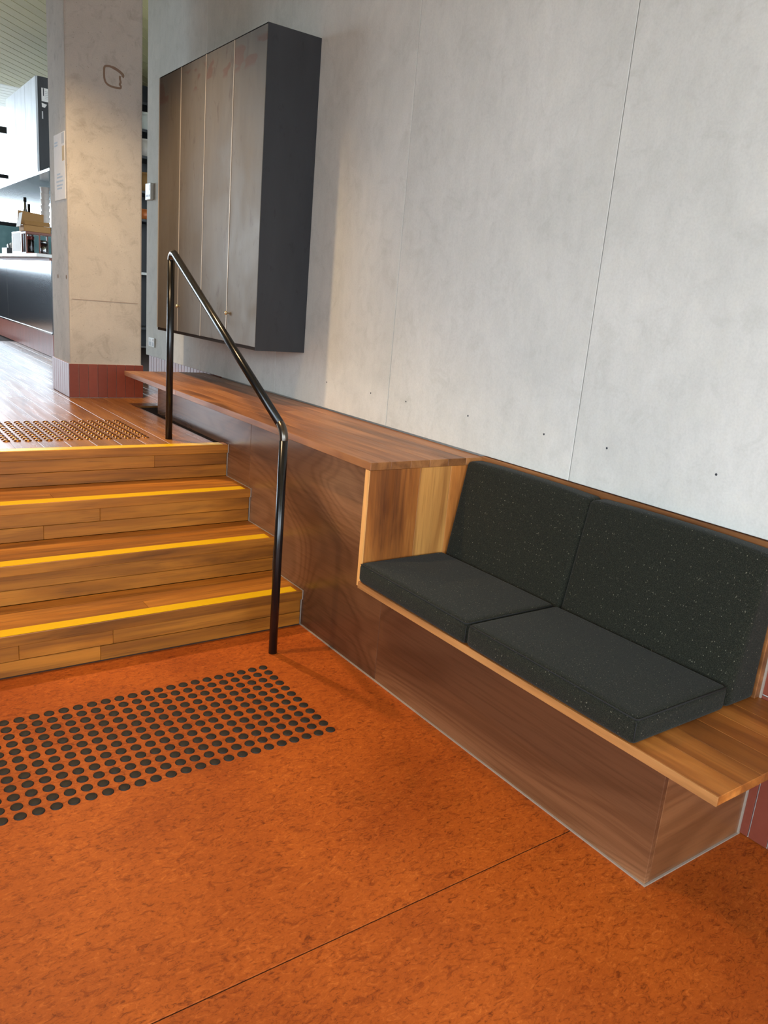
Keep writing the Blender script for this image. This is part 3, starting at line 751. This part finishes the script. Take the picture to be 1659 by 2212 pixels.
tag(mesh_obj('paper_scrap', bm, M['paper'], None, (0.218, 8.0275, 3.155)), 'small torn white paper under the notice on the far cabinet end', 'paper')
tag(box('paper_strip', 0.193, 0.204, 8.0275, 8.0295, 3.03, 3.098, M['print_grey'], None, 0), 'narrow grey paper strip below the torn paper on the far cabinet', 'paper')

# things on the bar
dc = thing('display_case', (0.13, 8.1, 1.722), 'small timber framed glass display case with jars on the bar', 'display case')
x0, x1, y0, y1, z0, z1 = 0.005, 0.265, 8.02, 8.24, 1.722, 1.94
for xx in (x0, x0+0.125, x1-0.014):
    box('frame_post', xx, xx+0.014, y0, y0+0.014, z0+0.014, z1-0.024, M['case_wood'], dc, 0.001)
    if xx != x0+0.125: box('frame_post', xx, xx+0.014, y1-0.014, y1, z0+0.014, z1-0.024, M['case_wood'], dc, 0.001)
box('case_top', x0, x1, y0, y1, z1-0.024, z1, M['case_wood'], dc, 0.002)
box('case_base', x0, x1, y0, y1, z0, z0+0.014, M['case_wood'], dc, 0.002)
box('pane', x0+0.014, x0+0.125, y0+0.004, y0+0.007, z0+0.014, z1-0.024, M['glass'], dc, 0)
box('pane', x0+0.139, x1-0.014, y0+0.004, y0+0.007, z0+0.014, z1-0.024, M['glass'], dc, 0)
j1 = thing('jar', (0.065, 8.12, z0+0.0145), 'dark jar with a red lid inside the display case', 'jar')
lathe('body', [(0, 0), (0.036, 0), (0.038, 0.01), (0.038, 0.12), (0.034, 0.126), (0, 0.126)], M['dark_jar'], j1, (0.065, 8.12, z0+0.0145))
lathe('lid', [(0, 0), (0.039, 0), (0.04, 0.004), (0.04, 0.03), (0.036, 0.034), (0, 0.034)], M['red_cap'], j1, (0.065, 8.12, z0+0.1415))
j2 = thing('tin', (0.20, 8.13, z0+0.0145), 'short silver tin inside the display case', 'tin')
lathe('body', [(0, 0), (0.038, 0), (0.04, 0.004), (0.04, 0.108), (0, 0.108)], M['stainless'], j2, (0.20, 8.13, z0+0.0145))
lathe('lid', [(0.042, 0), (0.042, 0.018), (0.036, 0.024), (0, 0.024)], M['stainless'], j2, (0.20, 8.13, z0+0.1227))
kb = thing('cardboard_box', (0.12, 8.15, 1.94), 'open brown cardboard carton on top of the display case', 'box')
box('base', -0.01, 0.25, 8.03, 8.26, 1.9405, 2.0, M['kraft'], kb, 0.002)
o = box('back_flap', -0.03, 0.22, 8.20, 8.206, 2.0, 2.14, M['kraft'], kb, 0.001); o.rotation_euler = (math.radians(-12), math.radians(4), 0)
o = box('front_flap', 0.0, 0.24, 8.04, 8.045, 2.0, 2.05, M['kraft'], kb, 0.001); o.rotation_euler = (math.radians(-38), 0, 0)
o = box('side_flap', -0.03, -0.025, 8.05, 8.24, 1.98, 2.12, M['paper'], kb, 0.001); o.rotation_euler = (0, math.radians(10), 0)
sg = thing('counter_sign', (0.016, 8.5, 1.722), 'white framed card standing on the bar left of the display case', 'sign')
box('frame', 0.010, 0.022, 8.27, 8.78, 1.7225, 1.948, M['white_plastic'], sg, 0.003)
box('card', 0.0085, 0.010, 8.31, 8.72, 1.745, 1.932, M['paper'], sg, 0)
box('card_border', 0.0085, 0.010, 8.722, 8.745, 1.745, 1.932, M['case_wood'], sg, 0)
cp = thing('cup_stack', (0.33, 8.6, 1.722), 'tall stack of frosted cups behind the display case', 'cups')
for i in range(7):
    lathe('cup', [(0.036, 0), (0.05, 0.075), (0.052, 0.08), (0.048, 0.08), (0.035, 0.003)], M['frost'], cp, (0.33, 8.62, 1.99+i*0.062 if i else 1.99), 18)
box('cup_tray', 0.24, 0.46, 8.5, 8.74, 1.96, 1.99, M['dark_metal'], cp, 0.002)
box('tray_leg', 0.33, 0.35, 8.6, 8.62, 1.722, 1.96, M['dark_metal'], cp, 0.001)
for i, (xx, yy, h, mt, lb) in enumerate([(0.20, 9.0, 0.62, 'stainless', 'tall polished steel canister behind the cardboard carton'), (0.30, 9.3, 0.58, 'dark_jar', 'dark bottle behind the cardboard carton on the bar'), (0.62, 9.0, 0.5, 'orange_item', 'amber bottle at the back of the bar')]):
    b = thing('bottle', (xx, yy, 1.722), lb, 'bottle')
    lathe('body', [(0, 0), (0.04, 0), (0.042, 0.008), (0.042, h*0.62), (0.03, h*0.74), (0.015, h*0.82), (0.015, h*0.94), (0, h*0.94)], M[mt], b, (xx, yy, 1.7221))
    lathe('cap', [(0, 0), (0.017, 0), (0.017, h*0.06), (0, h*0.06)], M['dark_metal'], b, (xx, yy, 1.7221+h*0.941))
cr = thing('cutlery_crate', (0.1, 9.5, 1.722), 'dark crate of small things at the left end of the visible bar', 'crate')
box('crate', 0.03, 0.22, 9.2, 9.5, 1.7222, 1.79, M['dark_metal'], cr, 0.002)
for i in range(6):
    q = box('packet', 0.05+0.026*i, 0.068+0.026*i, 9.22, 9.30, 1.775, 1.83+0.015*(i % 3), M['paper' if i % 2 else 'grey_plastic'], cr, 0.001); q.rotation_euler = (0.1*i-0.2, 0.15*(i % 3)-0.1, 0)

# back-bar shelving glimpsed between column and wall
bk = thing('back_bar_shelving', (1.7, 9.2, ZF), 'dark shelving glimpsed between the column and the cement wall', 'shelving')
box('back', 1.1, 2.4, 9.62, 9.65, ZF, 3.9, M['dark_metal'], bk, 0)
for xx in (1.1, 2.37): box('upright', xx, xx+0.03, 9.2, 9.62, ZF, 3.9, M['dark_metal'], bk, 0.001)
for zz in (0.95, 1.63, 2.27, 2.60, 3.0, 3.3, 3.6): box('shelf', 1.13, 2.37, 9.2, 9.62, zz, zz+0.03, M['dark_metal' if zz < 1 or zz > 2 else 'white_top'], bk, 0.001)
for zz, h, mt, lb in ((2.302, 0.12, 'orange_item', 'orange tub on the dark back shelving'), (2.632, 0.22, 'kraft', 'tan tub on the dark back shelving'), (3.032, 0.2, 'frost', 'pale tub on the dark back shelving'), (3.332, 0.2, 'ceiling_white', 'white tub on the upper back shelving')):
    for i in range(1):
        xx = 1.66
        b = thing('tub', (xx, 9.33, zz), lb, 'tub')
        lathe('body', [(0, 0), (0.07, 0), (0.085, h*0.9), (0, h*0.9)], M[mt], b, (xx, 9.33, zz+0.0005), 18)
        lathe('lid', [(0, 0), (0.089, 0), (0.089, h*0.1), (0, h*0.1)], M[mt], b, (xx, 9.33, zz+0.001+h*0.9), 18)
